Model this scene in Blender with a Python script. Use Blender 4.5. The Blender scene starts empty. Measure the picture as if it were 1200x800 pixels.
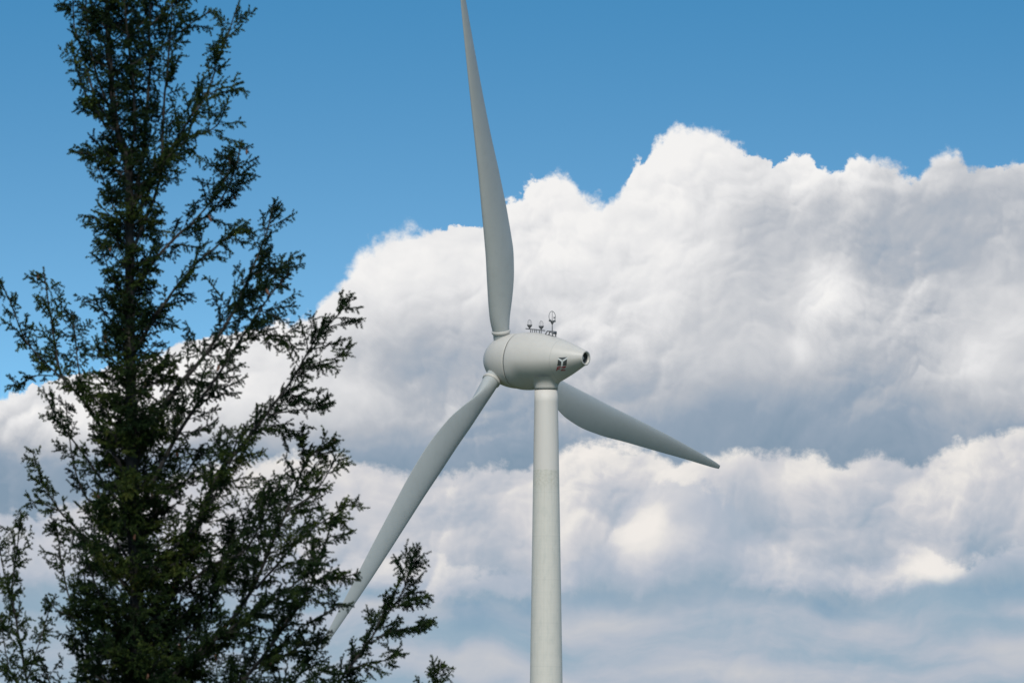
import bpy, math
import numpy as np
from mathutils import Vector

R_ = math.radians
scene = bpy.context.scene
col = scene.collection
rng = np.random.default_rng(11)

# ------------------------------------------------------------------ camera
F = 9564.0                       # focal length in photo pixels (1200 px wide)
PITCH = R_(5.0)
CAM = np.array([0.0, 0.0, 1.7])
cam_d = bpy.data.cameras.new('camera')
cam_d.sensor_fit = 'HORIZONTAL'
cam_d.sensor_width = 36.0
cam_d.lens = 36.0 * F / 1200.0
cam_d.clip_start = 0.5
cam_d.clip_end = 60000.0
cam_d.dof.use_dof = True
cam_d.dof.focus_distance = 722.0
cam_d.dof.aperture_fstop = 13.0
cam = bpy.data.objects.new('camera', cam_d)
cam.location = CAM
cam.rotation_euler = (math.pi / 2 + PITCH, 0, 0)
col.objects.link(cam)
scene.camera = cam

# ------------------------------------------------------------------ sun, exposure
SUN_EL, SUN_AZ = R_(44.0), R_(183.0)       # azimuth clockwise from +Y: behind the camera
sun_dir = Vector((math.cos(SUN_EL) * math.sin(SUN_AZ), math.cos(SUN_EL) * math.cos(SUN_AZ), math.sin(SUN_EL)))
sl = bpy.data.lights.new('sun', 'SUN')
sl.energy = 2.7
sl.angle = R_(8.0)                         # sun through thin veil
sl.color = (1.0, 0.95, 0.87)
sun = bpy.data.objects.new('sun', sl)
sun.rotation_euler = sun_dir.to_track_quat('Z', 'Y').to_euler()
sun.location = (0, -50, 100)
col.objects.link(sun)

vs = scene.view_settings
vs.view_transform = 'Standard'
vs.look = 'None'
vs.exposure = 0.0
vs.gamma = 1.0
vs.use_curve_mapping = False
scene.cycles.use_denoising = True
scene.cycles.max_bounces = 6
scene.cycles.filter_width = 1.6

# ------------------------------------------------------------------ node helpers
class G:
    """little wrapper that writes node graphs as arithmetic"""
    def __init__(self, nt): self.nt = nt; self.x = 0
    def new(self, t):
        n = self.nt.nodes.new(t); n.location = (self.x, 0); self.x += 40; return n
    def link(self, v, sock):
        if isinstance(v, S): self.nt.links.new(v.s, sock)
        else: sock.default_value = v
    def math(self, op, *a, clamp=False):
        n = self.new('ShaderNodeMath'); n.operation = op; n.use_clamp = clamp
        for i, v in enumerate(a): self.link(v, n.inputs[i])
        return S(self, n.outputs[0])
    def sstep(self, v, a, b, lo=0.0, hi=1.0):
        n = self.new('ShaderNodeMapRange'); n.interpolation_type = 'SMOOTHSTEP'
        for k, q in zip(('Value', 'From Min', 'From Max', 'To Min', 'To Max'), (v, a, b, lo, hi)): self.link(q, n.inputs[k])
        return S(self, n.outputs[0])
    def lin(self, v, a, b, lo=0.0, hi=1.0, clamp=True):
        n = self.new('ShaderNodeMapRange'); n.clamp = clamp
        for k, q in zip(('Value', 'From Min', 'From Max', 'To Min', 'To Max'), (v, a, b, lo, hi)): self.link(q, n.inputs[k])
        return S(self, n.outputs[0])
    def xyz(self, x, y, z=0.0):
        n = self.new('ShaderNodeCombineXYZ')
        for i, v in enumerate((x, y, z)): self.link(v, n.inputs[i])
        return S(self, n.outputs[0])
    def sep(self, v):
        n = self.new('ShaderNodeSeparateXYZ'); self.link(v, n.inputs[0])
        return [S(self, o) for o in n.outputs]
    def vmath(self, op, *a):
        n = self.new('ShaderNodeVectorMath'); n.operation = op
        for i, v in enumerate(a): self.link(v, n.inputs[i])
        return S(self, n.outputs[0])
    def vscale(self, v, k):
        n = self.new('ShaderNodeVectorMath'); n.operation = 'SCALE'
        self.link(v, n.inputs[0]); self.link(k, n.inputs['Scale'])
        return S(self, n.outputs[0])
    def noise(self, v, scale, detail=4.0, rough=0.5, lac=2.0, color=False, dim='3D'):
        n = self.new('ShaderNodeTexNoise'); n.noise_dimensions = dim
        self.link(v, n.inputs['Vector'])
        for k, q in (('Scale', scale), ('Detail', detail), ('Roughness', rough), ('Lacunarity', lac)): self.link(q, n.inputs[k])
        return S(self, n.outputs['Color' if color else 'Fac'])
    def voro(self, v, scale, detail=0.0, rough=0.5, lac=2.0, smooth=0.5):
        n = self.new('ShaderNodeTexVoronoi'); n.voronoi_dimensions = '2D'; n.feature = 'SMOOTH_F1'; n.normalize = True
        self.link(v, n.inputs['Vector'])
        for k, q in (('Scale', scale), ('Detail', detail), ('Roughness', rough), ('Lacunarity', lac), ('Smoothness', smooth)): self.link(q, n.inputs[k])
        return S(self, n.outputs['Distance'])
    def curve(self, v, pts, lo, hi):
        """piecewise curve through pts (x in lo..hi mapped to 0..1, y in 0..1)"""
        n = self.new('ShaderNodeFloatCurve')
        self.link(self.lin(v, lo, hi), n.inputs['Value'])
        c = n.mapping.curves[0]
        P = [((x - lo) / (hi - lo), y) for x, y in pts]
        while len(c.points) < len(P): c.points.new(0.5, 0.5)
        for q, (x, y) in zip(c.points, P): q.location = (x, y); q.handle_type = 'AUTO'
        n.mapping.use_clip = False; n.mapping.update()
        return S(self, n.outputs[0])
    def ramp(self, v, stops, interp='LINEAR'):
        n = self.new('ShaderNodeValToRGB'); self.link(v, n.inputs[0])
        e = n.color_ramp; e.interpolation = interp
        while len(e.elements) < len(stops): e.elements.new(0.5)
        for q, (p, c) in zip(e.elements, stops): q.position = p; q.color = (*c, 1)
        return S(self, n.outputs[0])
    def mix(self, f, a, b, blend='MIX'):
        n = self.new('ShaderNodeMix'); n.data_type = 'RGBA'; n.blend_type = blend
        self.link(f, n.inputs[0])
        self.link(a if isinstance(a, S) else (*a, 1), n.inputs[6]); self.link(b if isinstance(b, S) else (*b, 1), n.inputs[7])
        return S(self, n.outputs[2])

class S:
    def __init__(self, g, s): self.g = g; self.s = s
    def __add__(self, o): return self.g.math('ADD', self, o)
    __radd__ = __add__
    def __sub__(self, o): return self.g.math('SUBTRACT', self, o)
    def __rsub__(self, o): return self.g.math('SUBTRACT', o, self)
    def __mul__(self, o): return self.g.math('MULTIPLY', self, o)
    __rmul__ = __mul__
    def __truediv__(self, o): return self.g.math('DIVIDE', self, o)

# ------------------------------------------------------------------ sky with cumulus (by azimuth and elevation)
world = bpy.data.worlds.new('World')
scene.world = world
world.use_nodes = True
wt = world.node_tree
wt.nodes.clear()
g = G(wt)
STR = 0.1
tc = g.new('ShaderNodeTexCoord')
dvec = S(g, tc.outputs['Generated'])
dx, dy, dz = g.sep(dvec)
sky_n = g.new('ShaderNodeTexSky')
sky_n.sky_type = 'NISHITA'
sky_n.sun_disc = False
sky_n.sun_elevation = SUN_EL
sky_n.sun_rotation = SUN_AZ
sky_n.air_density = 1.0; sky_n.dust_density = 0.3; sky_n.ozone_density = 1.6
g.link(g.vmath('NORMALIZE', g.xyz(dx, dy, dz * 9.0 - 0.36)), sky_n.inputs['Vector'])
sky = S(g, sky_n.outputs[0])
sky = g.mix(1.0, sky, g.mix(g.sstep(dz, .085, .145), (1.32, 2.0, 1.93), (.66, 1.80, 1.98)), 'MULTIPLY')

# angular coordinates in thousands of photo pixels: X rightwards, Y downwards
KX = F / 1000.0
X = g.math('ARCTAN2', dx, dy) * KX + 0.6
Y = 0.4 - (g.math('ARCSINE', dz) - PITCH) * KX
p = g.xyz(X, Y, 0.0)

def blob(cx, cy, rx, ry, XX, YY):
    a = (XX - cx) * (1 / rx); b = (YY - cy) * (1 / ry)
    return g.math('POWER', 2.718, 0.0 - (a * a + b * b))

warpc = g.vmath('SUBTRACT', g.noise(p, 5.0, 3, 0.5, color=True), (0.5, 0.5, 0.5))
pl = g.vmath('ADD', p, g.vscale(warpc, 0.10))                 # gently bent: broad forms
warpf = g.vmath('SUBTRACT', g.noise(p, 22.0, 4, 0.6, color=True), (0.5, 0.5, 0.5))
pw = g.vmath('ADD', pl, g.vscale(warpf, 0.020))               # and finely bent: puffs
wx, wy, _ = g.sep(pl)

def dome(q, sc, off, sm=.22):
    d = g.voro(g.vmath('ADD', q, (off, off * .7, 0)), sc, 0.0, .5, 2.0, sm)
    return g.math('SQRT', g.math('MAXIMUM', 1.05 - d * d * 2.0, 0.02))

def relief(q):
    """height of the cloud surface, puffs on puffs"""
    h = None
    for sc, amp, off in ((6.5, 1.0, 0.0), (14.0, .85, 3.3), (29.0, .62, 7.1), (60.0, .36, 1.7)):
        k = dome(q, sc, off) * (amp / sc)
        h = k if h is None else h + k
    return h

sunoff = (-0.5, -0.86, 0.0)
DL = 0.006
T0 = relief(pw)
T1 = relief(g.vmath('ADD', pw, (sunoff[0] * DL, sunoff[1] * DL, 0)))
T2 = g.noise(pl, 4.2, 5.0, 0.55)
T3 = g.noise(g.vmath('ADD', pl, (sunoff[0] * 0.05, sunoff[1] * 0.05, 0)), 4.2, 5.0, 0.55)
clarity = g.sstep(g.noise(p, 3.3, 3.0), .38, .66, .25, 1.0)      # some parts crisp, some veiled
lit_s = g.math('MINIMUM', g.math('MAXIMUM', (T0 - T1) * (1 / DL), -1.2), 1.2) * clarity
lit_l = (T2 - T3) * 4.0
rag = g.noise(pw, 26.0, 6.0, 0.62)
rag2 = g.noise(g.vmath('ADD', pw, (sunoff[0] * .008, sunoff[1] * .008, 0)), 26.0, 6.0, 0.62)
lit_f = (rag - rag2) * clarity
fine = g.noise(p, 70.0, 6.0, 0.65)

# --- main bank of cumulus
topA = g.curve(X, [(-.4, .47), (0, .462), (.07, .445), (.15, .42), (.25, .392), (.34, .372), (.40, .325), (.44, .285), (.52, .272), (.555, .268), (.60, .232), (.64, .207), (.665, .213), (.69, .238), (.725, .228), (.745, .187), (.78, .163), (.83, .158), (.87, .176), (.94, .188), (.985, .21), (1.0, .19), (1.04, .198), (1.07, .207), (1.11, .182), (1.15, .203), (1.2, .192), (1.4, .22), (1.8, .3)], -.4, 1.8)
def lump(sc, off):
    d = g.voro(g.vmath('ADD', pw, (off, off * .7, 0)), sc, 0.0, .5, 2.0, .25)
    return g.math('SQRT', g.math('MAXIMUM', 1.0 - d * d * 2.2, 0.0))
lumps = (lump(11.0, 5.1) - .7) * .034 + (lump(26.0, 2.2) - .7) * .022 + (lump(58.0, 9.2) - .7) * .013 + (lump(120.0, 4.4) - .7) * .004
edge = lumps + (fine - 0.5) * 0.034 + (T2 - .5) * .03 - .013
dA = Y - topA + edge
softA = g.sstep(g.noise(p, 5.0, 2), .42, .68, .0022, .012)
aA = g.sstep(dA, 0.0 - softA, softA)
smA = g.curve(wx, [(-.4, .46), (0, .455), (.3, .375), (.45, .30), (.62, .235), (.80, .175), (1.0, .195), (1.2, .20), (1.8, .25)], -.4, 1.8)
tA = (Y + edge * .5 - smA) / (0.545 - smA)
baseA = g.curve(tA + (T2 - 0.5) * 0.35, [(-.3, .92), (0, .92), (.2, .82), (.45, .70), (.62, .60), (.77, .46), (.89, .28), (1.0, .15), (1.4, .12)], -.3, 1.4)
patch = (blob(.76, .23, .12, .15, wx, wy) * .14 + blob(.80, .37, .09, .08, wx, wy) * .06 + blob(.962, .325, .04, .03, wx, wy) * .24 + blob(.64, .31, .06, .10, wx, wy) * .10
         + blob(1.0, .195, .05, .022, wx, wy) * .16 + blob(1.20, .45, .10, .05, wx, wy) * .16 + blob(.93, .43, .02, .015, wx, wy) * .18
         + blob(.43, .31, .05, .035, wx, wy) * .10 + blob(.52, .30, .07, .025, wx, wy) * .08
         - blob(1.10, .27, .20, .085, wx, wy) * .32 - blob(1.16, .23, .05, .04, wx, wy) * .08 - blob(.49, .39, .09, .08, wx, wy) * .13 - blob(.885, .27, .05, .045, wx, wy) * .16
         - blob(.63, .42, .06, .05, wx, wy) * .06 - blob(.90, .50, .28, .04, X, wy) * .14 + blob(.14, .49, .20, .05, wx, wy) * .22 + blob(.46, .49, .12, .04, wx, wy) * .12 - blob(.01, .56, .04, .05, wx, wy) * .15)
vA = baseA + patch + lit_s * 0.14 + lit_l * 0.26 + lit_f * 0.42
cA = g.ramp(vA, [(0.0, (.225, .315, .415)), (.25, (.295, .37, .465)), (.5, (.455, .487, .54)), (.7, (.64, .65, .675)), (.86, (.79, .79, .80)), (1.0, (.90, .89, .88))])

# --- second, lower bank
topB = g.curve(X, [(-.4, .62), (0, .62), (.2, .56), (.36, .535), (.45, .545), (.52, .555), (.56, .548), (.62, .535), (.66, .522), (.70, .517), (.76, .522), (.80, .530), (.85, .530), (.90, .532), (.95, .528), (.99, .522), (1.03, .517), (1.06, .530), (1.10, .527), (1.15, .512), (1.2, .500), (1.4, .52), (1.8, .52)], -.4, 1.8)
dB = Y - topB + edge * .9
aB = g.sstep(dB, -0.007, 0.010)
tB = (Y + edge * .6 - .528 - g.math('SINE', wx * 9.0) * .012) * (1 / .175)
baseB = g.curve(tB + (T2 - 0.5) * 0.5, [(-.3, .88), (0, .86), (.2, .72), (.5, .58), (.75, .46), (.92, .26), (1.05, .12), (1.4, .1)], -.3, 1.4)
patB = (blob(.78, .62, .035, .05, wx, wy) * .25 + blob(1.08, .665, .035, .025, wx, wy) * .45 + blob(.66, .66, .05, .06, wx, wy) * .22
        - blob(1.15, .68, .12, .05, wx, wy) * .22 - blob(.74, .63, .02, .06, wx, wy) * .16 - blob(.88, .63, .06, .06, wx, wy) * .16 - blob(.57, .64, .04, .04, wx, wy) * .14 - blob(1.02, .60, .05, .03, wx, wy) * .14 - blob(1.14, .60, .06, .05, wx, wy) * .14
        + blob(.42, .60, .06, .07, wx, wy) * .12 + blob(.62, .57, .10, .035, wx, wy) * .10)
vB = baseB + patB + lit_s * 0.15 + lit_l * 0.34 + lit_f * 0.42
cB = g.ramp(vB, [(0.0, (.24, .365, .49)), (.25, (.31, .40, .50)), (.5, (.47, .51, .58)), (.7, (.63, .63, .66)), (.86, (.80, .775, .75)), (1.0, (.88, .84, .80))])

# --- a nearer heap in front of the lower bank
topD = g.curve(X, [(-.4, .68), (.0, .60), (.1, .63), (.36, .66), (.50, .645), (.58, .665), (.68, .655), (.715, .62), (.735, .585), (.77, .562), (.81, .558), (.84, .572), (.87, .60), (.90, .63), (.96, .655), (1.02, .662), (1.05, .65), (1.08, .635), (1.11, .66), (1.2, .64), (1.4, .66), (1.8, .66)], -.4, 1.8)
dD = Y - topD + edge * 1.0
aD = g.sstep(dD, -0.004, 0.012) * .92
smD = g.curve(wx, [(-.4, .64), (0, .62), (.36, .655), (.66, .65), (.79, .575), (.95, .645), (1.2, .645), (1.8, .65)], -.4, 1.8)
tD = (Y + edge * .6 - smD) / (0.706 - smD)
baseD = g.curve(tD + (T2 - 0.5) * 0.5, [(-.3, .66), (0, .60), (.3, .56), (.55, .52), (.74, .38), (.88, .20), (1.02, .09), (1.4, .06)], -.3, 1.4)
patD = (blob(.765, .62, .03, .04, wx, wy) * .36 + blob(1.085, .66, .035, .02, wx, wy) * .55 - blob(.86, .60, .05, .05, wx, wy) * .10 - blob(1.16, .69, .1, .04, wx, wy) * .15 + blob(.45, .68, .08, .02, wx, wy) * .2)
cD = g.ramp(baseD + patD + lit_s * .15 + lit_l * .24 + lit_f * .42, [(0.0, (.24, .365, .49)), (.25, (.31, .41, .51)), (.5, (.45, .50, .585)), (.7, (.63, .635, .67)), (.86, (.80, .775, .75)), (1.0, (.88, .84, .80))])

# --- thin far bands under it
pc = g.vmath('MULTIPLY', pw, (1.0, 4.2, 1.0))
bn = g.noise(pc, 4.0, 6.0, 0.55)
bandv = (blob(.6, .722, .26, .014, X, wy) * .34 + blob(.98, .722, .10, .010, X, wy) * .20 + blob(1.17, .762, .08, .022, wx, wy) * .34
         + blob(.95, .79, .30, .02, X, wy) * .22 + blob(.62, .79, .16, .02, X, wy) * .34 + blob(.80, .70, .25, .016, X, wy) * .22 + blob(1.2, .715, .03, .01, X, wy) * .25
         + g.sstep(Y, .80, .95) * .15)
vC = bandv + (bn - 0.5) * 1.15 + lit_s * 0.06 + lit_f * .3 + 0.35
cC = g.ramp(vC, [(0.0, (.235, .37, .49)), (.3, (.31, .425, .53)), (.55, (.45, .50, .58)), (.8, (.56, .575, .61)), (1.0, (.75, .715, .69))])
aC = g.sstep(Y + (T0 - 0.22) * 0.2 + (T2 - .5) * .14 + (T3 - .5) * .08, .684, .730)

SCL = 10.0
clouds = g.mix(aB, cA, cB)
clouds = g.mix(aD, clouds, cD)
clouds = g.mix(aC, clouds, cC)
cscaled = g.mix(1.0, clouds, (SCL, SCL, SCL), 'MULTIPLY')
low = g.mix(aA, sky, cscaled)
# unseen broken high cloud added for diffuse light (well above and behind this view)
ov = g.noise(g.vmath('MULTIPLY', dvec, (1, 1, 1.6)), 2.6, 6.0, 0.55)
ova = g.sstep(ov, .42, .60) * g.sstep(dz, .20, .36)
ovc = g.ramp(ov, [(.42, (.80 * SCL, .80 * SCL, .80 * SCL)), (.72, (.42 * SCL, .45 * SCL, .50 * SCL))])
final = g.mix(ova, low, ovc)
bg = g.new('ShaderNodeBackground')
g.link(final, bg.inputs[0]); bg.inputs[1].default_value = STR
wo = g.new('ShaderNodeOutputWorld')
wt.links.new(bg.outputs[0], wo.inputs[0])
world.cycles.sampling_method = 'MANUAL'
world.cycles.sample_map_resolution = 512

# ------------------------------------------------------------------ geometry helpers
def P(x, y, dist):
    """world point seen at photo pixel (x, y) at horizontal distance dist"""
    v = np.array([(x - 600) / F, 1.0, (400 - y) / F])
    c, s = math.cos(PITCH), math.sin(PITCH)
    w = np.array([v[0], v[1] * c - v[2] * s, v[1] * s + v[2] * c])
    return CAM + w * (dist / w[1])

def link(o, parent=None):
    col.objects.link(o)
    if parent is not None: o.parent = parent
    return o

def empty(name, loc):
    o = bpy.data.objects.new(name, None); o.location = loc
    o.empty_display_size = 0.5
    return link(o)

class MB:
    """collects vertices and faces of one mesh"""
    def __init__(self): self.v = []; self.f = []
    def add(self, vs, fs):
        k = len(self.v); self.v += [tuple(map(float, q)) for q in vs]; self.f += [tuple(i + k for i in f) for f in fs]
    def tube(self, pts, rad, n=10, caps=True):
        pts = np.asarray(pts, float); m = len(pts)
        rad = np.full(m, rad) if np.isscalar(rad) else np.asarray(rad, float)
        tan = np.gradient(pts, axis=0); tan /= np.linalg.norm(tan, axis=1)[:, None] + 1e-12
        ref = np.array([0., 0, 1]) if abs(tan[0][2]) < .9 else np.array([1., 0, 0])
        a = np.cross(tan[0], ref); a /= np.linalg.norm(a)
        V = []
        th = np.linspace(0, 2 * math.pi, n, endpoint=False)
        for i in range(m):
            a = a - tan[i] * a.dot(tan[i]); a /= np.linalg.norm(a); b = np.cross(tan[i], a)
            V += list(pts[i] + rad[i] * (np.cos(th)[:, None] * a + np.sin(th)[:, None] * b))
        Fc = [(i * n + j, i * n + (j + 1) % n, (i + 1) * n + (j + 1) % n, (i + 1) * n + j) for i in range(m - 1) for j in range(n)]
        if caps: Fc += [tuple(range(n))[::-1], tuple((m - 1) * n + j for j in range(n))]
        self.add(V, Fc)
    def rev(self, prof, org, ax, n=96, cap0=False, cap1=False, u=None):
        """surface of revolution: prof = (s, r) along unit axis ax from org"""
        ax = np.asarray(ax, float); org = np.asarray(org, float)
        ref = np.array([0., 0, 1]) if abs(ax[2]) < .9 else np.array([1., 0, 0])
        a = np.cross(ref, ax); a /= np.linalg.norm(a); b = np.cross(ax, a)
        th = np.linspace(0, 2 * math.pi, n, endpoint=False)
        V = []
        for q in prof:
            s, r = q[0], q[1]; off = q[2] if len(q) > 2 else 0.0
            V += list(org + ax * s + np.array([0, 0, off]) + r * (np.cos(th)[:, None] * a + np.sin(th)[:, None] * b))
        m = len(prof)
        Fc = [(i * n + j, i * n + (j + 1) % n, (i + 1) * n + (j + 1) % n, (i + 1) * n + j) for i in range(m - 1) for j in range(n)]
        if cap0: Fc.append(tuple(range(n))[::-1])
        if cap1: Fc.append(tuple((m - 1) * n + j for j in range(n)))
        self.add(V, Fc)
    def box(self, c, ax, ay, az, sx, sy, sz):
        c = np.asarray(c, float); V = []
        for k in (-1, 1):
            for j in (-1, 1):
                for i in (-1, 1): V.append(c + ax * i * sx / 2 + ay * j * sy / 2 + az * k * sz / 2)
        self.add(V, [(0, 2, 3, 1), (4, 5, 7, 6), (0, 1, 5, 4), (2, 6, 7, 3), (0, 4, 6, 2), (1, 3, 7, 5)])
    def build(self, name, mat, parent=None, smooth=True, org=None):
        me = bpy.data.meshes.new(name)
        v = np.array(self.v)
        if parent is not None and org is not None: v = v - np.asarray(org)
        me.from_pydata(v.tolist(), [], self.f); me.update()
        if smooth: me.polygons.foreach_set('use_smooth', [True] * len(me.polygons))
        me.materials.append(mat)
        o = bpy.data.objects.new(name, me)
        return link(o, parent)

def pchip(x, y, q):
    """monotone cubic interpolation"""
    x = np.asarray(x, float); y = np.asarray(y, float); q = np.asarray(q, float)
    h = np.diff(x); d = np.diff(y) / h; m = np.zeros_like(y)
    m[0], m[-1] = d[0], d[-1]
    for i in range(1, len(x) - 1):
        if d[i - 1] * d[i] > 0:
            w1 = 2 * h[i] + h[i - 1]; w2 = h[i] + 2 * h[i - 1]
            m[i] = (w1 + w2) / (w1 / d[i - 1] + w2 / d[i])
    k = np.clip(np.searchsorted(x, q) - 1, 0, len(h) - 1); t = (q - x[k]) / h[k]
    return ((1 + 2 * t) * (1 - t) ** 2 * y[k] + t * (1 - t) ** 2 * h[k] * m[k] + t * t * (3 - 2 * t) * y[k + 1] + t * t * (t - 1) * h[k] * m[k + 1])

# ------------------------------------------------------------------ materials
def material(name):
    m = bpy.data.materials.new(name); m.use_nodes = True
    nt = m.node_tree; b = nt.nodes['Principled BSDF']
    return m, G(nt), b

def paint(name, base, rough=0.42, dirt=0.12, scale=0.6, spec=0.4):
    m, q, b = material(name)
    t = q.new('ShaderNodeTexCoord'); o = S(q, t.outputs['Object'])
    n1 = q.noise(o, scale, 6, .6); n2 = q.noise(q.vmath('MULTIPLY', o, (3, 3, .25)), scale * 2, 4, .6)
    f = q.lin(n1 * .6 + n2 * .4, .35, .7, 0, 1)
    dark = tuple(c * (1 - dirt) for c in base)
    q.link(q.mix(f, base, dark), b.inputs['Base Color'])
    q.link(q.lin(n1, .3, .7, rough - .06, rough + .10), b.inputs['Roughness'])
    b.inputs['Specular IOR Level'].default_value = spec
    return m

def plain(name, c, rough=.6, metal=0.0):
    m, q, b = material(name)
    t = q.new('ShaderNodeTexCoord'); o = S(q, t.outputs['Object'])
    n = q.noise(o, 9.0, 4)
    q.link(q.mix(n, tuple(k * .85 for k in c), tuple(min(1, k * 1.15) for k in c)), b.inputs['Base Color'])
    b.inputs['Roughness'].default_value = rough; b.inputs['Metallic'].default_value = metal
    return m

M_shell = paint('shell_paint', (.56, .53, .48), .40, .10, .35)
M_blade = paint('blade_paint', (.405, .42, .405), .42, .08, .25)
q = G(M_blade.node_tree); bb = M_blade.node_tree.nodes['Principled BSDF']
t = q.new('ShaderNodeTexCoord'); o = S(q, t.outputs['Object'])
old = S(q, bb.inputs['Base Color'].links[0].from_socket)
grime = q.lin(q.noise(o, 1.1, 7, .7), .52, .72, 0, .30)
q.link(q.mix(grime, old, (.30, .31, .29)), bb.inputs['Base Color'])
M_gap = plain('gap_rubber', (.03, .035, .035), .7)
M_joint = plain('joint_sealant', (.38, .38, .35), .6)
M_dark = plain('dark_metal', (.13, .135, .14), .5, .3)
M_emb = plain('emblem_black', (.06, .065, .063), .5)
M_red = plain('emblem_red', (.36, .03, .045), .5)
M_white = plain('emblem_white', (.72, .74, .72), .5)
M_in = plain('vent_interior', (.05, .06, .06), .7)
mg, qg, bgm = material('lamp_glass')
bgm.inputs['Base Color'].default_value = (.9, .9, .9, 1); bgm.inputs['Roughness'].default_value = .05
bgm.inputs['Transmission Weight'].default_value = .85
M_glass = mg

# tower: steel top section, then precast rings with stains and fine horizontal lines
M_tower, q, b = material('tower_coat')
t = q.new('ShaderNodeTexCoord'); o = S(q, t.outputs['Object'])
ox, oy, oz = q.sep(o)
ang = q.math('ARCTAN2', oy, ox)
cyl = q.xyz(ang * 1.2, 0.0, oz)
lower = q.sstep(oz, 53.25, 53.35, 1.0, 0.0)
lines = q.noise(q.xyz(ang * .15, 3.0, oz * 5.5), 1.0, 3, .7)
blot = q.noise(q.vmath('MULTIPLY', cyl, (2.2, 1, .9)), 1.0, 6, .65)
streak = q.noise(q.vmath('MULTIPLY', cyl, (7, 1, .12)), 1.0, 4, .6)
mo = q.math('FRACT', oz * (1 / 3.85) + .18)
joint = q.sstep(q.math('ABSOLUTE', mo - .5), .006, .014, 1.0, 0.0)
stainz = q.sstep(oz, 51.2, 52.2) * q.sstep(oz, 53.35, 53.25)
c = q.mix(lower, (.645, .605, .55), (.655, .62, .55))
c = q.mix(q.lin(lines, .35, .65, 0, 1) * lower * .20, c, (.50, .50, .44))
c = q.mix(q.lin(blot, .5, .75, 0, 1) * (lower * .35 + .10), c, (.42, .44, .40))
c = q.mix(q.lin(streak, .52, .75, 0, 1) * (lower * .30 + .08), c, (.44, .43, .37))
c = q.mix(stainz * q.lin(q.noise(q.vmath('MULTIPLY', cyl, (3, 1, 3.5)), 1.3, 5, .7), .45, .65, .1, 1) * .5, c, (.40, .38, .28))
spots = q.sstep(q.noise(q.vmath('MULTIPLY', cyl, (4, 1, 1.6)), 2.0, 2), .72, .76)
c = q.mix(spots * lower * .6, c, (.74, .75, .72))
c = q.mix(joint * lower * .12, c, (.33, .34, .31))
q.link(c, b.inputs['Base Color'])
b.inputs['Roughness'].default_value = .62
bu = q.new('ShaderNodeBump'); bu.inputs['Strength'].default_value = .12; bu.inputs['Distance'].default_value = .02
q.link(lines, bu.inputs['Height']); q.nt.links.new(bu.outputs[0], b.inputs['Normal'])

# ------------------------------------------------------------------ ground
M_ground, q, b = material('meadow')
t = q.new('ShaderNodeTexCoord'); o = S(q, t.outputs['Object'])
n1 = q.noise(o, .01, 5); n2 = q.noise(o, 1.3, 6, .65)
q.link(q.mix(q.lin(n1 * .6 + n2 * .4, .35, .65), (.030, .055, .016), (.075, .085, .032)), b.inputs['Base Color'])
b.inputs['Roughness'].default_value = .9
gb = MB()
rings = [0, 20, 60, 150, 400, 900, 2000, 5000, 12000, 30000]; ns = 48
gv = [(0, 0, 0)]
for i, r in enumerate(rings[1:]):
    for k in range(ns):
        a = 2 * math.pi * k / ns
        gv.append((r * math.cos(a), r * math.sin(a), 0.0))
gf = [(0, 1 + k, 1 + (k + 1) % ns) for k in range(ns)]
for i in range(len(rings) - 2):
    for k in range(ns):
        A = 1 + i * ns + k; B = 1 + i * ns + (k + 1) % ns
        gf.append((A, A + ns, B + ns, B))
gb.add(gv, gf)
ground = gb.build('ground', M_ground); ground['kind'] = 'structure'
ground['label'] = 'green meadow ground reaching out to the horizon'

# ------------------------------------------------------------------ wind turbine
PSI, TAU = R_(54.5), R_(5.0)
DH = 723.0
H = P(591, 422, DH)                                    # rotor centre
rear = np.array([math.cos(TAU) * math.sin(PSI), -math.cos(TAU) * math.cos(PSI), -math.sin(TAU)])
e1 = np.array([math.cos(PSI), math.sin(PSI), 0.0])
e2 = np.array([math.sin(TAU) * math.sin(PSI), -math.sin(TAU) * math.cos(PSI), math.cos(TAU)])
hor = np.array([math.sin(PSI), -math.cos(PSI), 0.0])
UP = np.array([0, 0, 1.0])
front = -rear
TB = H + hor * 4.55; TB[2] = 0.0                       # tower base centre
ztop = P(640, 457, TB[1])[2]
turbine = empty('wind_turbine', TB)
turbine['label'] = 'pale grey three bladed wind turbine on a tapering tower with an egg shaped nacelle'
turbine['category'] = 'wind turbine'
def tb(mb, name, mat, parent=None, smooth=True):
    return mb.build(name, mat, parent if parent is not None else turbine, smooth, TB)

# tower
prof = []
for z in np.linspace(0, ztop - .03, 60):
    d = ztop - z
    prof.append((z, 1.03 + d * .0158))
m = MB(); m.rev(prof, TB, UP, 96, True, True)
tower = tb(m, 'tower', M_tower)
m = MB(); m.rev([(ztop - .03, .99), (ztop + .06, .99)], TB, UP, 96); tb(m, 'tower_joint', M_gap, tower)
# small access door at the foot
dirc = np.array([0, -1.0, 0]); rr = 1.03 + ztop * .0158
m = MB(); m.box(TB + dirc * (rr - .05) + UP * 1.5, np.array([1., 0, 0]), dirc, UP, .9, .2, 2.1); tb(m, 'tower_door', M_shell, tower, False)

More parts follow.
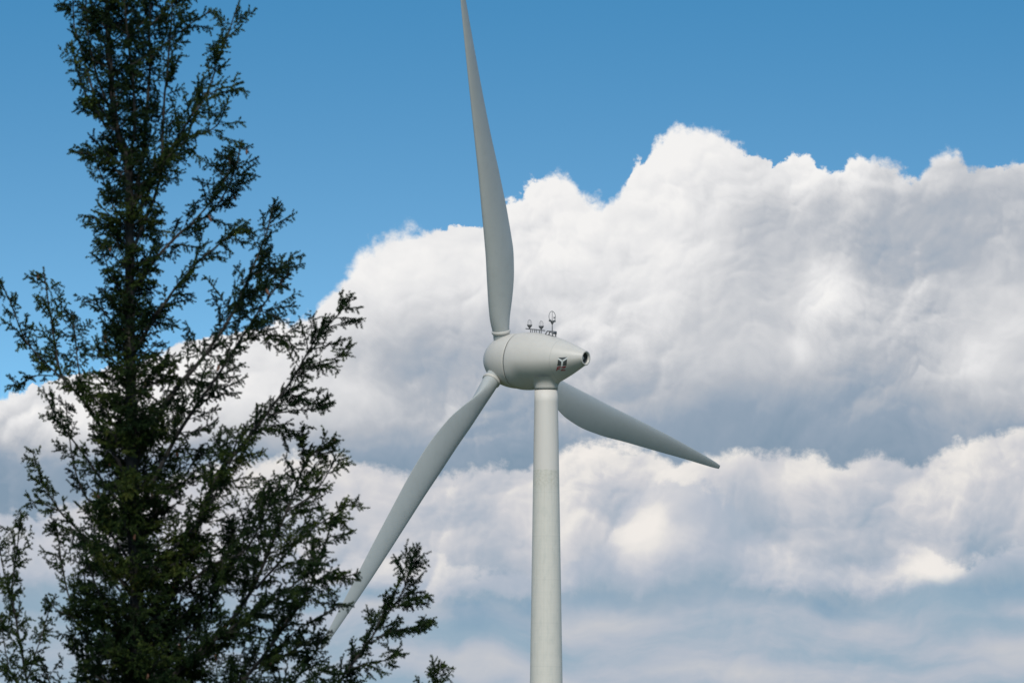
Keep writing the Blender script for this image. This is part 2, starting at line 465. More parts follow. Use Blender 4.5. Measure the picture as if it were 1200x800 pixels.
# nacelle (a body of revolution whose centre line lifts slightly towards the tail)
ss = np.array([1.63, 2.2, 3.0, 4.0, 5.0, 6.0, 7.0, 7.8, 8.45, 8.85])
rr_ = np.array([2.47, 2.54, 2.56, 2.47, 2.27, 1.97, 1.56, 1.19, .86, .66])
of_ = np.array([.0, .0, .02, .05, .10, .17, .27, .37, .46, .52])
qs = np.linspace(1.67, 8.85, 60)
nr = pchip(ss, rr_, qs); no = pchip(ss, of_, qs)
prof = [(1.68, 2.28, 0.0), (1.67, 2.43, 0.0)] + [(s, r, f) for s, r, f in zip(qs, nr, no)]
SIDE = np.array([-math.cos(PSI), -math.sin(PSI), 0.0])
UPN = np.cross(SIDE, rear); UPN = UPN if UPN[2] > 0 else -UPN
def lat(r, v, s):
    """half width of the shell at height v above its centre line: round above, drawn in below"""
    w = min(.999, max(-.999, v / r)); c_ = math.sqrt(1 - w * w)
    k = min(1, max(0, (s - 1.7) / 1.6)); k = k * k * (3 - 2 * k) * .9
    return r * (c_ if w >= 0 else c_ * (1 - k) + (1 - w * w) * k)
m = MB()
V = []; NA = 128
for s_, r_, f_ in prof:
    for j in range(NA):
        a = 2 * math.pi * j / NA; v = r_ * math.sin(a)
        V.append(H + rear * s_ + UP * f_ + UPN * v + SIDE * math.copysign(lat(r_, v, s_), math.cos(a)))
m.add(V, [(i * NA + j, i * NA + (j + 1) % NA, (i + 1) * NA + (j + 1) % NA, (i + 1) * NA + j) for i in range(len(prof) - 1) for j in range(NA)])
nacelle = tb(m, 'nacelle', M_shell)
# neck under the nacelle
m = MB()
npf = [(ztop + .035, 1.035), (ztop + .25, 1.05), (ztop + .45, 1.10), (ztop + .65, 1.19), (ztop + .85, 1.34), (ztop + 1.0, 1.50), (ztop + 1.1, 1.62)]
m.rev(npf, TB, UP, 96, True)
neck = tb(m, 'neck', M_shell, nacelle)
# tail opening: rim, dark well and a small fan hub inside
def nac(s):                                             # centre of the nacelle at axial position s
    return H + rear * s + UP * float(pchip(ss, of_, [s])[0])
def nrad(s): return float(pchip(ss, rr_, [s])[0])
C = nac(8.85)
m = MB(); m.rev([(0, .66), (.05, .655), (.07, .58), (.04, .51), (-.10, .49), (-.12, .48)], C, rear, 64)
rim = tb(m, 'vent_rim', M_shell, nacelle)
m = MB(); m.rev([(-.08, .495), (-.65, .47), (-.66, .02)], C, rear, 48, False, True); tb(m, 'vent_well', M_in, nacelle)
m = MB(); m.rev([(-.66, .20), (-.32, .19), (-.24, .12), (-.22, .02)], C, rear, 24, False, True); tb(m, 'vent_pipe', M_shell, nacelle)
# faint joint between the shell panels
m = MB(); V = []; r6 = nrad(6.25)
for s_, lf in ((-.012, -.02), (-.012, .004), (.012, .003), (.012, -.02)):
    for j in range(96):
        a = 2 * math.pi * (j + .5) / 96; r_ = r6 + lf; v = r_ * math.sin(a)
        V.append(nac(6.25) + rear * s_ + UPN * v + SIDE * math.copysign(lat(r_, v, 6.25), math.cos(a)))
m.add(V, [(i * 96 + j, i * 96 + (j + 1) % 96, (i + 1) * 96 + (j + 1) % 96, (i + 1) * 96 + j) for i in range(3) for j in range(96)])
tb(m, 'panel_joint', M_joint, nacelle)
# emblem on the flank, laid on the curved shell
def surf(s, th, lift=.006):
    """point on the nacelle flank; th measured from horizontal (towards the camera), upwards"""
    side = np.array([-math.cos(PSI), -math.sin(PSI), 0.0])
    upn = np.cross(side, rear); upn = upn if upn[2] > 0 else -upn
    return nac(s) + (nrad(s) + lift) * (math.cos(th) * side + math.sin(th) * upn)
def decal(poly, name, mat, lift):
    """poly in emblem units: x 0..1 along the axis, y 0..1 upwards"""
    m = MB()
    def lay(x, y):
        s = E_S0 + x * E_W; v = E_V0 + y * E_H
        side = np.array([-math.cos(PSI), -math.sin(PSI), 0.0]); upn = np.cross(side, rear); upn = upn if upn[2] > 0 else -upn
        R0 = nrad(E_S0 + .5 * E_W); s -= (R0 - lat(R0, v, s)) * .6
        r = nrad(s) + lift
        return nac(s) + side * lat(r, v, s) + upn * v
    for quad in poly:
        a, b_, c_, d_ = [np.array(k, float) for k in quad]; n = 8
        V = []; 
        for i in range(n + 1):
            for j in range(n + 1):
                u, w = i / n, j / n
                q_ = (a * (1 - u) + b_ * u) * (1 - w) + (d_ * (1 - u) + c_ * u) * w
                V.append(lay(*q_))
        m.add(V, [(i * (n + 1) + j, (i + 1) * (n + 1) + j, (i + 1) * (n + 1) + j + 1, i * (n + 1) + j + 1) for i in range(n) for j in range(n)])
    return tb(m, name, mat, nacelle)
E_S0, E_W, E_V0, E_H = 6.98, .74, -1.02, 1.15
decal([[(0, 1), (1, 1), (.82, .90), (.18, .90)], [(.18, .90), (.82, .90), (.52, .80), (.48, .80)],
       [(0, .38), (.40, .38), (.40, .66), (0, .86)], [(.60, .38), (1, .38), (1, .86), (.60, .66)]], 'emblem', M_emb, .008)
decal([[(.0, .97), (.0, .88), (.44, .67), (.48, .78)], [(1., .88), (1., .97), (.52, .78), (.56, .67)], [(.42, .30), (.58, .30), (.58, .70), (.42, .70)]], 'emblem', M_white, .012)
decal([[(.02, .31), (.40, .34), (.40, .24), (.02, .21)], [(.02, .27), (.12, .27), (.12, .02), (.02, .02)], [(.06, .17), (.36, .19), (.36, .12), (.06, .10)],
       [(.50, .31), (.95, .33), (.95, .23), (.50, .21)], [(.84, .24), (.95, .26), (.62, .08), (.50, .06)], [(.50, .08), (.98, .08), (.98, .01), (.50, .01)]], 'emblem_script', M_red, .008)

# hub and spinner
hp = []
for k in np.linspace(0, math.pi / 2, 40):
    hp.append((1.56 - 3.45 * math.cos(k), 2.46 * math.sin(k)))
hp[0] = (hp[0][0], .001)
hp += [(1.575, 2.44), (1.56, 2.30)]
m = MB(); m.rev(hp, H, rear, 128); hub = tb(m, 'hub', M_shell)
m = MB(); m.rev([(1.50, 2.40), (1.70, 2.40)], H, rear, 96); tb(m, 'hub_gap', M_gap, hub)

# blades
BR = np.array([1.3, 2.6, 3.4, 5.0, 6.5, 8.0, 10.1, 12.8, 16.0, 20.5, 26.1, 30.7, 33.8, 35.2, 35.85])
BC = np.array([1.46, 1.50, 1.72, 2.18, 2.58, 2.92, 3.2, 3.25, 3.0, 2.45, 1.80, 1.18, .76, .52, .34])
BT = np.array([1.0, .98, .84, .60, .47, .40, .33, .28, .25, .22, .19, .175, .165, .16, .16])
BB = np.array([36, 36, 35, 32, 26, 19, 12., 6., 2., -2., -5., -6., -7, -7, -7])
BX = np.array([.5, .5, .49, .40, .32, .26, .21, .20, .20, .24, .31, .38, .44, .48, .5])
BM = np.array([0, .02, .15, .55, .82, .96, 1, 1, 1, 1, 1, 1, 1, 1, 1])           # circle -> airfoil
SWEEP = 0.0
def blade(theta, pitch=0.0, cone=0.0):
    u = math.cos(theta) * e2 - math.sin(theta) * e1
    l = -math.cos(theta) * e1 - math.sin(theta) * e2
    n = 28
    xs = (1 - np.cos(np.linspace(0, math.pi, n))) / 2                      # 0 = leading edge
    rs = np.concatenate([np.linspace(1.3, 10, 44), np.linspace(10.3, 33.5, 50), np.linspace(33.8, 35.85, 12)])
    V = []
    for r in rs:
        c, tk, be, ax, mm = [float(pchip(BR, k, [r])[0]) for k in (BC, BT, BB, BX, BM)]
        be = R_(be) + R_(pitch)
        cd = math.cos(be) * l + math.sin(be) * front
        nd = math.cos(be) * rear + math.sin(be) * l
        yt = 5 * tk * (.2969 * np.sqrt(xs) - .126 * xs - .3516 * xs ** 2 + .2843 * xs ** 3 - .1015 * xs ** 4) + .004 * xs
        yc = .035 * (1 - (2 * xs - .9) ** 2 / 1.21) * (1 - mm * 0)
        cy = np.sqrt(np.maximum(0, .25 - (xs - .5) ** 2)) * tk
        up_ = mm * (yc + yt) + (1 - mm) * cy; dn = mm * (yc - yt) - (1 - mm) * cy
        X_ = np.concatenate([xs, xs[-2:0:-1]]); Y_ = np.concatenate([up_, dn[-2:0:-1]])
        org = H + u * r + front * (r - 2) * math.tan(cone)
        for a, b_ in zip(X_, Y_): V.append(org + cd * ((ax - a) * c) + nd * (b_ * c))
    k = 2 * n - 2; mN = len(rs)
    Fc = [(i * k + j, (i + 1) * k + j, (i + 1) * k + (j + 1) % k, i * k + (j + 1) % k) for i in range(mN - 1) for j in range(k)]
    Fc.append(tuple((mN - 1) * k + j for j in range(k))[::-1])
    m = MB(); m.add(V, Fc)
    bl = tb(m, 'blade', M_blade)
    m = MB()
    m.rev([(2.46, .70), (2.47, .81), (2.52, .84), (2.68, .84), (2.73, .81), (2.75, .70)], H, u, 64)
    tb(m, 'root_collar', M_shell, bl)
    return bl
TH0 = R_(18.0)
blade(TH0, 0.0); blade(TH0 + R_(120), 0.0); blade(TH0 + R_(240), 0.0)

# instruments on the roof of the nacelle
def roof(s, lift=0.0):                                  # crest line of the nacelle
    upn = np.cross(np.array([-math.cos(PSI), -math.sin(PSI), 0.0]), rear); upn = upn if upn[2] > 0 else -upn
    return nac(s) + upn * nrad(s) + UP * lift
rail_a, rail_b = roof(2.12, .36), roof(4.02, .29)
m = MB()
m.tube([rail_a, rail_b], .042, 8)
m.tube([rail_a + e1 * .28, rail_b + e1 * .28], .045, 8)
for s in (2.66, 3.1, 3.62):
    for d in (0, .28):
        m.tube([roof(s, -.06) + e1 * d, roof(s, .33) + e1 * d], .04 if d == 0 else .03, 8)
rail = tb(m, 'lamp_rail', M_dark, nacelle)
for s in (2.45, 3.72):
    base = rail_a + (rail_b - rail_a) * ((s - 2.12) / 1.9) + e1 * .14
    m = MB()
    m.rev([(0, .06), (.12, .07), (.17, .14), (.34, .24), (.37, .24), (.35, .20)], base, UP, 24, True, True)
    for k in range(4):
        a = k * math.pi / 2 + .4
        dv = np.array([math.cos(a), math.sin(a), 0])
        m.tube([base + dv * .20 + UP * .35, base + dv * .18 + UP * .68, base + dv * .09 + UP * .80, base + UP * .82], .014, 6)
    lamp = tb(m, 'warning_lamp', M_dark, nacelle)
# wind sensor: frame, post, cup and a hoop parallel to the rotor
fb = roof(4.85, 0)
m = MB()
for d in (-.25, .25):
    a0, a1 = roof(4.45, -.03) + e1 * d, roof(5.25, -.03) + e1 * d
    b0, b1 = roof(4.65, .30) + e1 * d, roof(4.65, .30) + e1 * d + (roof(5.25, .0) - roof(4.65, .0)) * np.array([1, 1, .25])
    for A_, B_ in ((a0, a1), (b0, b1), (a0, b0), (a1, b1)): m.tube([A_, B_], .05, 8)
m.tube([b0, b0 - e1 * .5], .045, 8); m.tube([b1, b1 - e1 * .5], .05, 8)
m.box(b1 - e1 * .25 - UP * .10, hor, e1, UP, .22, .5, .26)
tb(m, 'sensor_frame', M_dark, nacelle)
pb = (b0 * .35 + b1 * .65) - e1 * .25
m = MB()
m.tube([pb, pb + UP * .80], .04, 8)
m.rev([(.62, .05), (.72, .10), (.86, .17), (.98, .20)], pb, UP, 16, True, True)
m.tube([pb + UP * .80, pb + UP * 1.84], .022, 8)
for d in (-1, 1):
    m.tube([pb + UP * .86, pb + UP * .92 + e1 * .36 * d], .03, 8)
    m.rev([(-.06, .05), (-.03, .10), (.10, .10), (.14, .04)], pb + UP * .92 + e1 * .36 * d, UP, 12, True, True)
th = np.linspace(0, 2 * math.pi, 49)
hc = pb + UP * 1.30
m.tube([hc + .50 * (math.cos(a) * e1 + math.sin(a) * UP) for a in th], .024, 8, False)
m.rev([(-.08, .06), (.08, .06)], hc + .30 * e1 - UP * .05, UP, 10, True, True)
tb(m, 'wind_sensor', M_dark, nacelle)

# ------------------------------------------------------------------ conifer
TD = 95.64                                              # one photo pixel = 1 cm here
M_bark, q, b = material('bark')
t = q.new('ShaderNodeTexCoord'); o = S(q, t.outputs['Object'])
n1 = q.noise(q.vmath('MULTIPLY', o, (1, 1, .35)), 14.0, 6, .65)
q.link(q.ramp(n1, [(.3, (.013, .012, .010)), (.55, (.027, .024, .021)), (.75, (.085, .08, .074))]), b.inputs['Base Color'])
b.inputs['Roughness'].default_value = .9
M_need, q, b = material('needles')
t = q.new('ShaderNodeTexCoord'); o = S(q, t.outputs['Object'])
oi = q.new('ShaderNodeObjectInfo')
n1 = q.noise(o, 2.2, 4, .6); n2 = q.noise(o, 9.0, 4, .7)
f = q.lin(n1 * .40 + n2 * .45 + S(q, oi.outputs['Random']) * .15, .36, .66)
q.link(q.ramp(f, [(0, (.006, .015, .007)), (.45, (.015, .031, .010)), (.8, (.05, .072, .016)), (1, (.085, .095, .024))]), b.inputs['Base Color'])
b.inputs['Roughness'].default_value = .65
b.inputs['Specular IOR Level'].default_value = .08
M_cone = plain('cone_scales', (.16, .075, .045), .8)

TRB = P(166, 1405, TD); TRB[2] = 0.0
tree = empty('conifer_tree', TRB)
tree['label'] = 'tall dark green conifer with upswept branches and hanging cones in the foreground'
tree['category'] = 'tree'

def spline(pts, step):
    """Catmull-Rom through pts, sampled about every step metres"""
    pts = np.asarray(pts, float)
    if len(pts) == 2: pts = np.array([pts[0], pts.mean(0), pts[1]])
    E = np.vstack([2 * pts[0] - pts[1], pts, 2 * pts[-1] - pts[-2]]); out = []
    for i in range(1, len(E) - 2):
        n = max(2, int(np.linalg.norm(E[i + 1] - E[i]) / step)); t = np.linspace(0, 1, n, endpoint=False)[:, None]
        a, b_, c_, d_ = E[i - 1], E[i], E[i + 1], E[i + 2]
        out.append(.5 * (2 * b_ + (c_ - a) * t + (2 * a - 5 * b_ + 4 * c_ - d_) * t ** 2 + (-a + 3 * b_ - 3 * c_ + d_) * t ** 3))
    return np.vstack(out + [pts[-1:]])

def unit(v): return v / (np.linalg.norm(v, axis=-1, keepdims=True) + 1e-9)

def needles(p0, p1, dens=3.9, ln=.027, wd=.0058):
    """flat needles all round the twigs p0 -> p1 (arrays); returns vertices and triangles"""
    L = np.linalg.norm(p1 - p0, axis=1)
    cnt = np.maximum(8, (L * 100 * dens).astype(int))
    idx = np.repeat(np.arange(len(L)), cnt); n = len(idx)
    t = rng.random(n)[:, None]
    T = unit(p1 - p0)[idx]
    base = p0[idx] * (1 - t) + p1[idx] * t
    rad = rng.normal(size=(n, 3)); rad -= T * (rad * T).sum(1)[:, None]; rad = unit(rad)
    fw = rng.uniform(.45, 1.0, n)[:, None]
    d = unit(T * fw + rad * .75 + np.array([0, 0, .12]))
    ll = (ln * rng.uniform(.7, 1.15, n) * (1 - .35 * t[:, 0] ** 3))[:, None]
    side = unit(np.cross(d, rng.normal(size=(n, 3)))) * wd
    tip = base + d * ll
    V = np.empty((n, 4, 3)); V[:, 0] = base - side * .4; V[:, 1] = base + d * ll * .5 - side; V[:, 2] = tip; V[:, 3] = base + d * ll * .5 + side
    return V.reshape(-1, 3)

def quick_mesh(name, V, loops_per, mat, parent, org, smooth=False, tris=None):
    me = bpy.data.meshes.new(name)
    V = (V - org).astype(np.float32)
    if tris is None: Fi = np.arange(len(V), dtype=np.int32)
    else: Fi = tris.astype(np.int32).ravel()
    nf = len(Fi) // loops_per
    me.vertices.add(len(V)); me.vertices.foreach_set('co', V.ravel())
    me.loops.add(len(Fi)); me.loops.foreach_set('vertex_index', Fi)
    me.polygons.add(nf); me.polygons.foreach_set('loop_start', np.arange(0, nf * loops_per, loops_per, dtype=np.int32))
    if smooth: me.polygons.foreach_set('use_smooth', np.ones(nf, bool))
    me.update(calc_edges=True); me.validate()
    me.materials.append(mat)
    return link(bpy.data.objects.new(name, me), parent)

cone_spots = []
def limb(*a, **k):
    """one branch with its side shoots and twigs; the needles are its foliage"""
    mb, tw = MB(), [[], []]
    grow(mb, tw, *a, **k)
    return finish('branch', mb, tw)

def finish(name, mb, tw):
    br = mb.build(name, M_bark, tree, True, TRB)
    quick_mesh('foliage', needles(np.array(tw[0]), np.array(tw[1])), 4, M_need, br, TRB)
    return br

def grow(mb, tw, pts, r0, seclen=.42, space=.075, bare=.12, r1=.006, tipfree=.14, dens=1.0, cones=0.0, fan=1.0):
    path = spline(pts, .04)
    m = len(path)
    wob = np.cumsum(rng.normal(0, .0022, (m, 3)), axis=0); wob -= np.linspace(0, 1, m)[:, None] * wob[-1] * .5
    path = path + wob
    seg = np.r_[0, np.cumsum(np.linalg.norm(np.diff(path, axis=0), axis=1))]; Ltot = seg[-1]
    tn = unit(np.gradient(path, axis=0))
    r0 = r0 * .82; mb.tube(path[::2] if m > 12 else path, (r0 + (r1 - r0) * np.linspace(0, 1, m) ** .75)[::2] if m > 12 else r0 + (r1 - r0) * np.linspace(0, 1, m) ** .75, 7)
    tw0, tw1 = tw
    s = bare * Ltot; sidesign = 1
    ph1, ph2 = rng.uniform(0, 6.28, 2)
    while s < Ltot - tipfree * .5:
        if math.sin(s * 14 + ph1) + .8 * math.sin(s * 33 + ph2) < -.55 and s < Ltot * .92:
            s += .03; continue
        i = min(m - 1, int(np.searchsorted(seg, s))); tt = s / Ltot
        T = tn[i]; Sd = np.cross(T, UP); Sd = unit(Sd) if np.linalg.norm(Sd) > .1 else unit(rng.normal(size=3)); Bn = np.cross(Sd, T)
        rem = Ltot - s
        L2 = min(seclen, rem * .75 + .06) * (rng.uniform(.30, .55) if rng.random() < .35 else rng.uniform(.75, 1.15))
        if tt < .3: L2 *= .6 + tt * 1.3
        rho = rng.normal(0, .75 * fan) + (0 if sidesign > 0 else math.pi)
        perp = math.cos(rho) * Sd + math.sin(rho) * Bn
        an = R_(rng.uniform(32, 66))
        d0 = T * math.cos(an) + perp * math.sin(an)
        nseg = max(3, int(L2 / .05)); pp = [path[i]]; d = d0.copy()
        droop = rng.uniform(-.10, .16)
        for k in range(nseg):
            d = unit(d + np.array([0, 0, -droop / nseg * 1.6]) + rng.normal(0, .07, 3)); pp.append(pp[-1] + d * L2 / nseg)
        pp = np.array(pp)
        mb.tube(pp, np.linspace(max(.0025, r0 * .12) + .0015, .0018, nseg + 1), 4, False)
        # twigs on the side shoot
        st = unit(np.gradient(pp, axis=0)); sg = rng.choice([-1, 1])
        u = .18 * L2
        while u < L2 * .97:
            fi = u / L2 * nseg; k = min(nseg - 1, int(fi)); bp = pp[k] + (pp[k + 1] - pp[k]) * (fi - k)
            t2 = st[k]; s2 = unit(np.cross(t2, Bn + rng.normal(0, .45, 3))) * sg; sg = -sg
            a2 = R_(rng.uniform(38, 70))
            tl = rng.uniform(.055, .125) * (1 if L2 > .15 else .7)
            dd = unit(t2 * math.cos(a2) + s2 * math.sin(a2) + np.array([0, 0, rng.uniform(-.95, .10)]))
            tw0.append(bp); tw1.append(bp + dd * tl)
            u += rng.uniform(.017, .034) / dens
        if rng.random() < .9:
            k0 = int(nseg * .45)
            for k in range(k0, nseg): tw0.append(pp[k]); tw1.append(pp[k + 1])
        tw0.append(pp[-1]); tw1.append(pp[-1] + st[-1] * .03)
        if rng.random() < cones: cone_spots.append(pp[int(nseg * .7)] + np.array([0, 0, -.02]))
        sidesign = -sidesign
        s += rng.uniform(.7, 1.3) * space * .56 / dens
    # short needles on the leading shoot
    for i in range(int(m * .8), m - 1):
        if rng.random() < .8: tw0.append(path[i]); tw1.append(path[i + 1])

def L(pix, dz_end, r0, **k):
    """limb from photo pixels; dz_end = how far its tip stands behind (+) or before (-) the trunk, metres"""
    n = len(pix)
    if pix[0][1] > 680: k['space'] = k.get('space', .075) * .78
    return limb([P(x, y, TD + dz_end * (i / (n - 1))) for i, (x, y) in enumerate(pix)], r0, **k)

# trunk and leaders
tp = [(166, 1405), (165, 1000), (163, 790), (158, 640), (154, 500), (152, 330), (152, 250), (149, 184), (136, 147), (129, 73), (125, 0), (121, -150)]
tr = [.19, .14, .090, .078, .070, .058, .050, .046, .040, .033, .026, .008]
path = spline([P(x, y, TD) for x, y in tp], .12)
zz = [P(x, y, TD)[2] for x, y in tp]
m = MB(); m.tube(path, np.interp(path[:, 2], zz, tr) * (1 + rng.normal(0, .03, len(path))), 14)
trunk = m.build('trunk', M_bark, tree, True, TRB)
def trunk_at(y): return float(np.interp(y, [k[1] for k in tp[::-1]], [k[0] for k in tp[::-1]]))

# second leader and other stems in the top
L([(154, 262), (166, 190), (174, 110), (175, 20), (177, -130)], .25, .034, seclen=.48, space=.06, bare=.05)
L([(150, 215), (158, 130), (152, 50), (146, -30), (146, -130)], -.3, .03, seclen=.42, space=.06, bare=.05)
L([(152, 300), (186, 215), (192, 120), (200, 30), (204, -90)], .5, .03, seclen=.45, space=.07, bare=.2)
L([(133, 140), (112, 80), (104, 20), (108, -60)], .4, .022, seclen=.30, bare=.2)
# upper left
L([(140, 160), (110, 110), (97, 65), (86, 25), (85, -45)], .3, .020, seclen=.20, bare=.25, space=.07)
L([(146, 185), (120, 140), (96, 100), (84, 50)], -.3, .018, seclen=.22, bare=.25, space=.06)
L([(150, 212), (125, 190), (104, 180), (84, 176)], -.4, .014, seclen=.24, bare=.2, space=.06)
L([(151, 268), (132, 240), (118, 205), (108, 172)], .4, .014, seclen=.24, bare=.2)
L([(151, 315), (132, 275), (118, 258), (102, 254)], .3, .013, seclen=.20, bare=.2, space=.06)
L([(151, 360), (132, 325), (122, 300), (116, 278)], -.5, .013, seclen=.20, bare=.2)
L([(151, 420), (130, 375), (115, 358), (97, 354)], .4, .014, seclen=.22, bare=.25)
# upper right
L([(156, 260), (195, 185), (226, 135), (245, 105), (256, 68), (268, 38), (281, 0)], .6, .027, seclen=.42, bare=.15, space=.075, tipfree=.4)
L([(226, 135), (250, 108), (270, 102), (286, 97)], .3, .010, seclen=.24, bare=.1)
L([(170, 75), (200, 45), (222, 28), (245, 12)], -.3, .012, seclen=.24, bare=.3, tipfree=.05)
L([(176, 30), (200, 8), (214, -12), (222, -40)], .4, .014, seclen=.28, bare=.1)
L([(156, 245), (190, 195), (220, 165), (252, 150), (268, 120)], -.5, .022, seclen=.40, bare=.12)
L([(153, 345), (185, 300), (215, 268), (245, 250), (264, 225), (277, 195), (283, 165)], .5, .032, seclen=.44, bare=.15, tipfree=.2, cones=.10)
L([(225, 262), (258, 222), (268, 192), (262, 182)], .7, .014, seclen=.28, bare=.2)
L([(154, 415), (196, 350), (232, 310), (268, 280), (296, 268)], -.6, .03, seclen=.44, bare=.2, cones=.05)
L([(158, 545), (200, 462), (232, 424), (266, 375), (290, 323), (308, 280), (321, 232)], .6, .05, seclen=.52, bare=.18, cones=.06, tipfree=.25)
L([(262, 382), (290, 345), (318, 322), (345, 300)], .9, .018, seclen=.36, bare=.1, cones=.06)
L([(160, 600), (205, 515), (246, 454), (284, 400), (304, 370), (324, 342), (345, 318)], -.7, .045, seclen=.58, bare=.25, cones=.05)
L([(284, 400), (310, 392), (335, 398), (350, 412)], -.5, .014, seclen=.30, bare=.05)
# the long limb sweeping to the right
L([(164, 745), (198, 700), (247, 570), (283, 520), (308, 488), (340, 446), (360, 412), (374, 390), (398, 366), (414, 345)], .2, .062, seclen=.50, bare=.14, space=.08, cones=.02, tipfree=.2, fan=.9)
L([(345, 440), (372, 425), (392, 420), (410, 402)], .2, .012, seclen=.26, bare=.2)
L([(312, 486), (345, 480), (370, 478), (388, 470)], -.2, .014, seclen=.40, bare=.2)
L([(290, 512), (318, 498), (345, 505), (368, 500)], .4, .014, seclen=.36, bare=.1)
# lower right mass
L([(165, 860), (216, 785), (256, 745), (292, 700), (318, 640), (338, 595), (360, 540), (392, 512)], .6, .058, seclen=.55, bare=.15, space=.07, cones=.05)
L([(300, 690), (335, 650), (362, 622), (392, 602), (420, 586)], .5, .022, seclen=.34, bare=.05, tipfree=.1)
L([(335, 600), (365, 580), (384, 555), (394, 532)], .7, .014, seclen=.26, bare=.1, tipfree=.18)
L([(165, 900), (230, 850), (290, 790), (330, 735), (362, 690), (380, 640), (392, 600)], -.6, .055, seclen=.55, bare=.15, space=.07, cones=.06)
L([(330, 735), (352, 690), (372, 679), (392, 678), (417, 672)], -.3, .011, seclen=.20, bare=.55, space=.05, tipfree=.03)
L([(320, 765), (350, 738), (376, 722), (402, 708)], -.5, .012, seclen=.15, bare=.2)
L([(165, 960), (240, 900), (300, 850), (340, 805), (366, 770), (380, 742)], .4, .05, seclen=.34, bare=.2, space=.075)
L([(200, 700), (250, 660), (290, 640), (330, 560)], -.8, .03, seclen=.5, bare=.1, space=.075)
L([(190, 780), (240, 720), (265, 660), (280, 610)], .8, .03, seclen=.45, bare=.1, space=.075, cones=.05)
L([(166, 1060), (260, 960), (345, 870), (407, 785), (435, 747), (457, 715), (474, 690), (487, 643)], .3, .052, seclen=.42, bare=.35, space=.065, tipfree=.22, fan=.8)
L([(430, 755), (462, 738), (485, 735), (505, 730)], .3, .012, seclen=.26, bare=.05, space=.055)
L([(460, 712), (478, 704), (490, 700), (502, 698)], .4, .009, seclen=.18, bare=.1, space=.055)
L([(412, 782), (440, 776), (455, 772), (474, 762)], .1, .012, seclen=.24, bare=.1)
L([(440, 740), (452, 708), (462, 694), (470, 676)], .2, .010, seclen=.14, bare=.1, space=.05, tipfree=.1)
L([(166, 1110), (300, 1010), (420, 900), (485, 832), (505, 805), (516, 774)], -.3, .05, seclen=.26, bare=.5, space=.075, tipfree=.12)
L([(164, 830), (225, 770), (280, 728), (335, 690), (372, 655)], -1.0, .035, seclen=.5, bare=.1, space=.065, cones=.04)
L([(164, 880), (220, 830), (280, 795), (330, 770), (378, 742)], 1.0, .035, seclen=.5, bare=.1, space=.065)
L([(162, 770), (215, 725), (262, 675), (300, 610), (322, 560)], 1.2, .035, seclen=.5, bare=.1, space=.065)
L([(164, 930), (235, 870), (300, 825), (350, 800), (390, 780)], -.9, .035, seclen=.45, bare=.2, space=.065)
L([(160, 690), (205, 640), (240, 600), (268, 545), (280, 500)], -1.0, .03, seclen=.45, bare=.1, space=.07)
L([(158, 640), (190, 590), (215, 560), (238, 520)], 1.1, .025, seclen=.45, bare=.1, space=.07)
L([(163, 760), (130, 720), (108, 670), (98, 620)], -1.0, .025, seclen=.40, bare=.1, space=.065)
L([(164, 860), (130, 810), (105, 770), (82, 740)], 1.0, .025, seclen=.42, bare=.1, space=.065)
# left limbs
L([(152, 575), (126, 512), (95, 466), (72, 438), (64, 400), (58, 360), (50, 313)], .3, .040, seclen=.30, bare=.25, space=.065, tipfree=.28, cones=.08)
L([(84, 452), (52, 424), (30, 398), (15, 362), (1, 328)], -.3, .016, seclen=.26, bare=.1, space=.07, tipfree=.05)
L([(60, 440), (40, 440), (22, 450), (6, 440)], .3, .010, seclen=.20, bare=.1, space=.08)
L([(100, 478), (92, 430), (88, 395), (84, 365)], .5, .015, seclen=.26, bare=.1, space=.06, tipfree=.05)
L([(152, 610), (118, 560), (88, 520), (68, 492), (52, 458)], -.4, .026, seclen=.24, bare=.3, space=.075)
L([(155, 660), (120, 610), (92, 560), (80, 500), (76, 470)], .5, .022, seclen=.20, bare=.3, space=.08)
L([(157, 700), (110, 640), (72, 600), (48, 560), (38, 528)], .2, .028, seclen=.26, bare=.35, space=.075)
L([(72, 600), (52, 590), (40, 588), (30, 580)], .1, .010, seclen=.18, bare=.1)
L([(163, 860), (128, 800), (95, 730), (78, 685), (66, 612)], .3, .030, seclen=.22, bare=.3, space=.07, tipfree=.12)
L([(95, 735), (84, 722), (66, 714), (52, 700)], .2, .009, seclen=.16, bare=.2)
L([(163, 800), (125, 745), (105, 700), (98, 670)], -.6, .026, seclen=.28, bare=.2, space=.07)
L([(165, 1010), (90, 930), (45, 850), (30, 790), (18, 730), (12, 690), (17, 650), (22, 598)], -.2, .034, seclen=.22, bare=.45, space=.075, tipfree=.14)
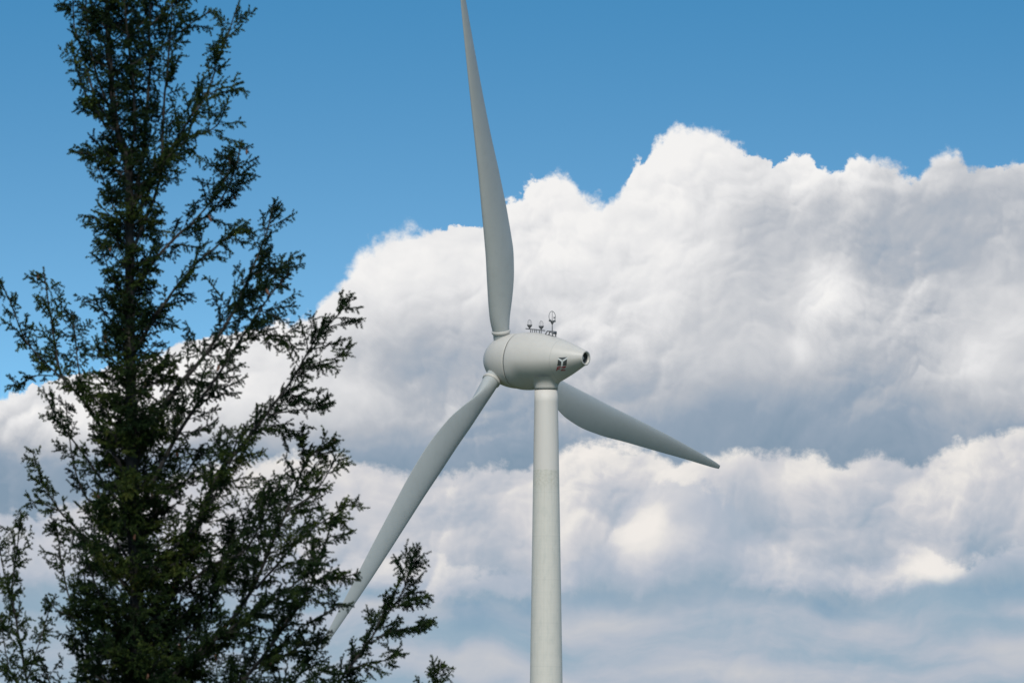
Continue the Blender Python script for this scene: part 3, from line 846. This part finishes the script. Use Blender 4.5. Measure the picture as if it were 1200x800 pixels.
L([(20, 735), (8, 690), (2, 660), (-4, 625)], -.1, .010, seclen=.16, bare=.1, space=.075)
L([(32, 800), (44, 760), (52, 735), (60, 705)], .3, .011, seclen=.18, bare=.2, space=.06)
L([(34, 820), (14, 790), (5, 760), (0, 720)], -.3, .012, seclen=.20, bare=.1, space=.06)
L([(165, 1000), (110, 900), (75, 830), (55, 790), (46, 765)], .5, .03, seclen=.26, bare=.4, space=.065)
# whorls of short boughs clothing the stem all round
ys = np.concatenate([np.linspace(-130, 330, 17), np.linspace(350, 850, 24)])
ga = 0.7
for k, y in enumerate(ys):
    mb, tw = MB(), [[], []]
    nb = 5 if y < 200 else 6
    for j in range(nb):
        x0 = trunk_at(y); ga += 2 * math.pi / nb + rng.normal(0, .35)
        reach = np.interp(y, [-130, 0, 200, 330, 430, 600, 800], [30, 42, 44, 42, 54, 74, 92]) * rng.uniform(.55, 1.15)
        cx, sz = math.cos(ga), math.sin(ga)
        if cx < 0: cx *= .80
        rise = reach * rng.uniform(.35, .9)
        yy = y + rng.uniform(5, 55)
        pts = [P(x0 + cx * reach * t_, yy - rise * t_ ** 1.25, TD + sz * reach * .0115 * t_) for t_ in (0, .35, .7, 1.0)]
        grow(mb, tw, pts, .016, seclen=.32 if y < 400 else .40, space=.07, bare=.10, cones=.04 if y > 450 else .02)
    ga += .9
    finish('branch_whorl', mb, tw)

# cones
cm = MB()
cp = []
for k in range(19):
    t_ = k / 18; r = .0165 * math.sin(math.pi * min(1, t_ * .93 + .07)) ** .7 * (1.0 if k % 2 else .84) + .001
    cp.append((-.085 * t_, r))
cm.rev(cp, np.zeros(3), UP, 10, True, True)
cme = None
rng.shuffle(cone_spots)
for k, c_ in enumerate(cone_spots[:60]):
    if k == 0:
        co = cm.build('cone', M_cone, tree); cme = co.data
    else:
        co = bpy.data.objects.new('cone', cme); link(co, tree)
    co.location = Vector(c_ - TRB); sc_ = rng.uniform(.85, 1.15); co.scale = (sc_, sc_, sc_)
    co.rotation_euler = (rng.normal(0, .25), rng.normal(0, .25), rng.uniform(0, 6))
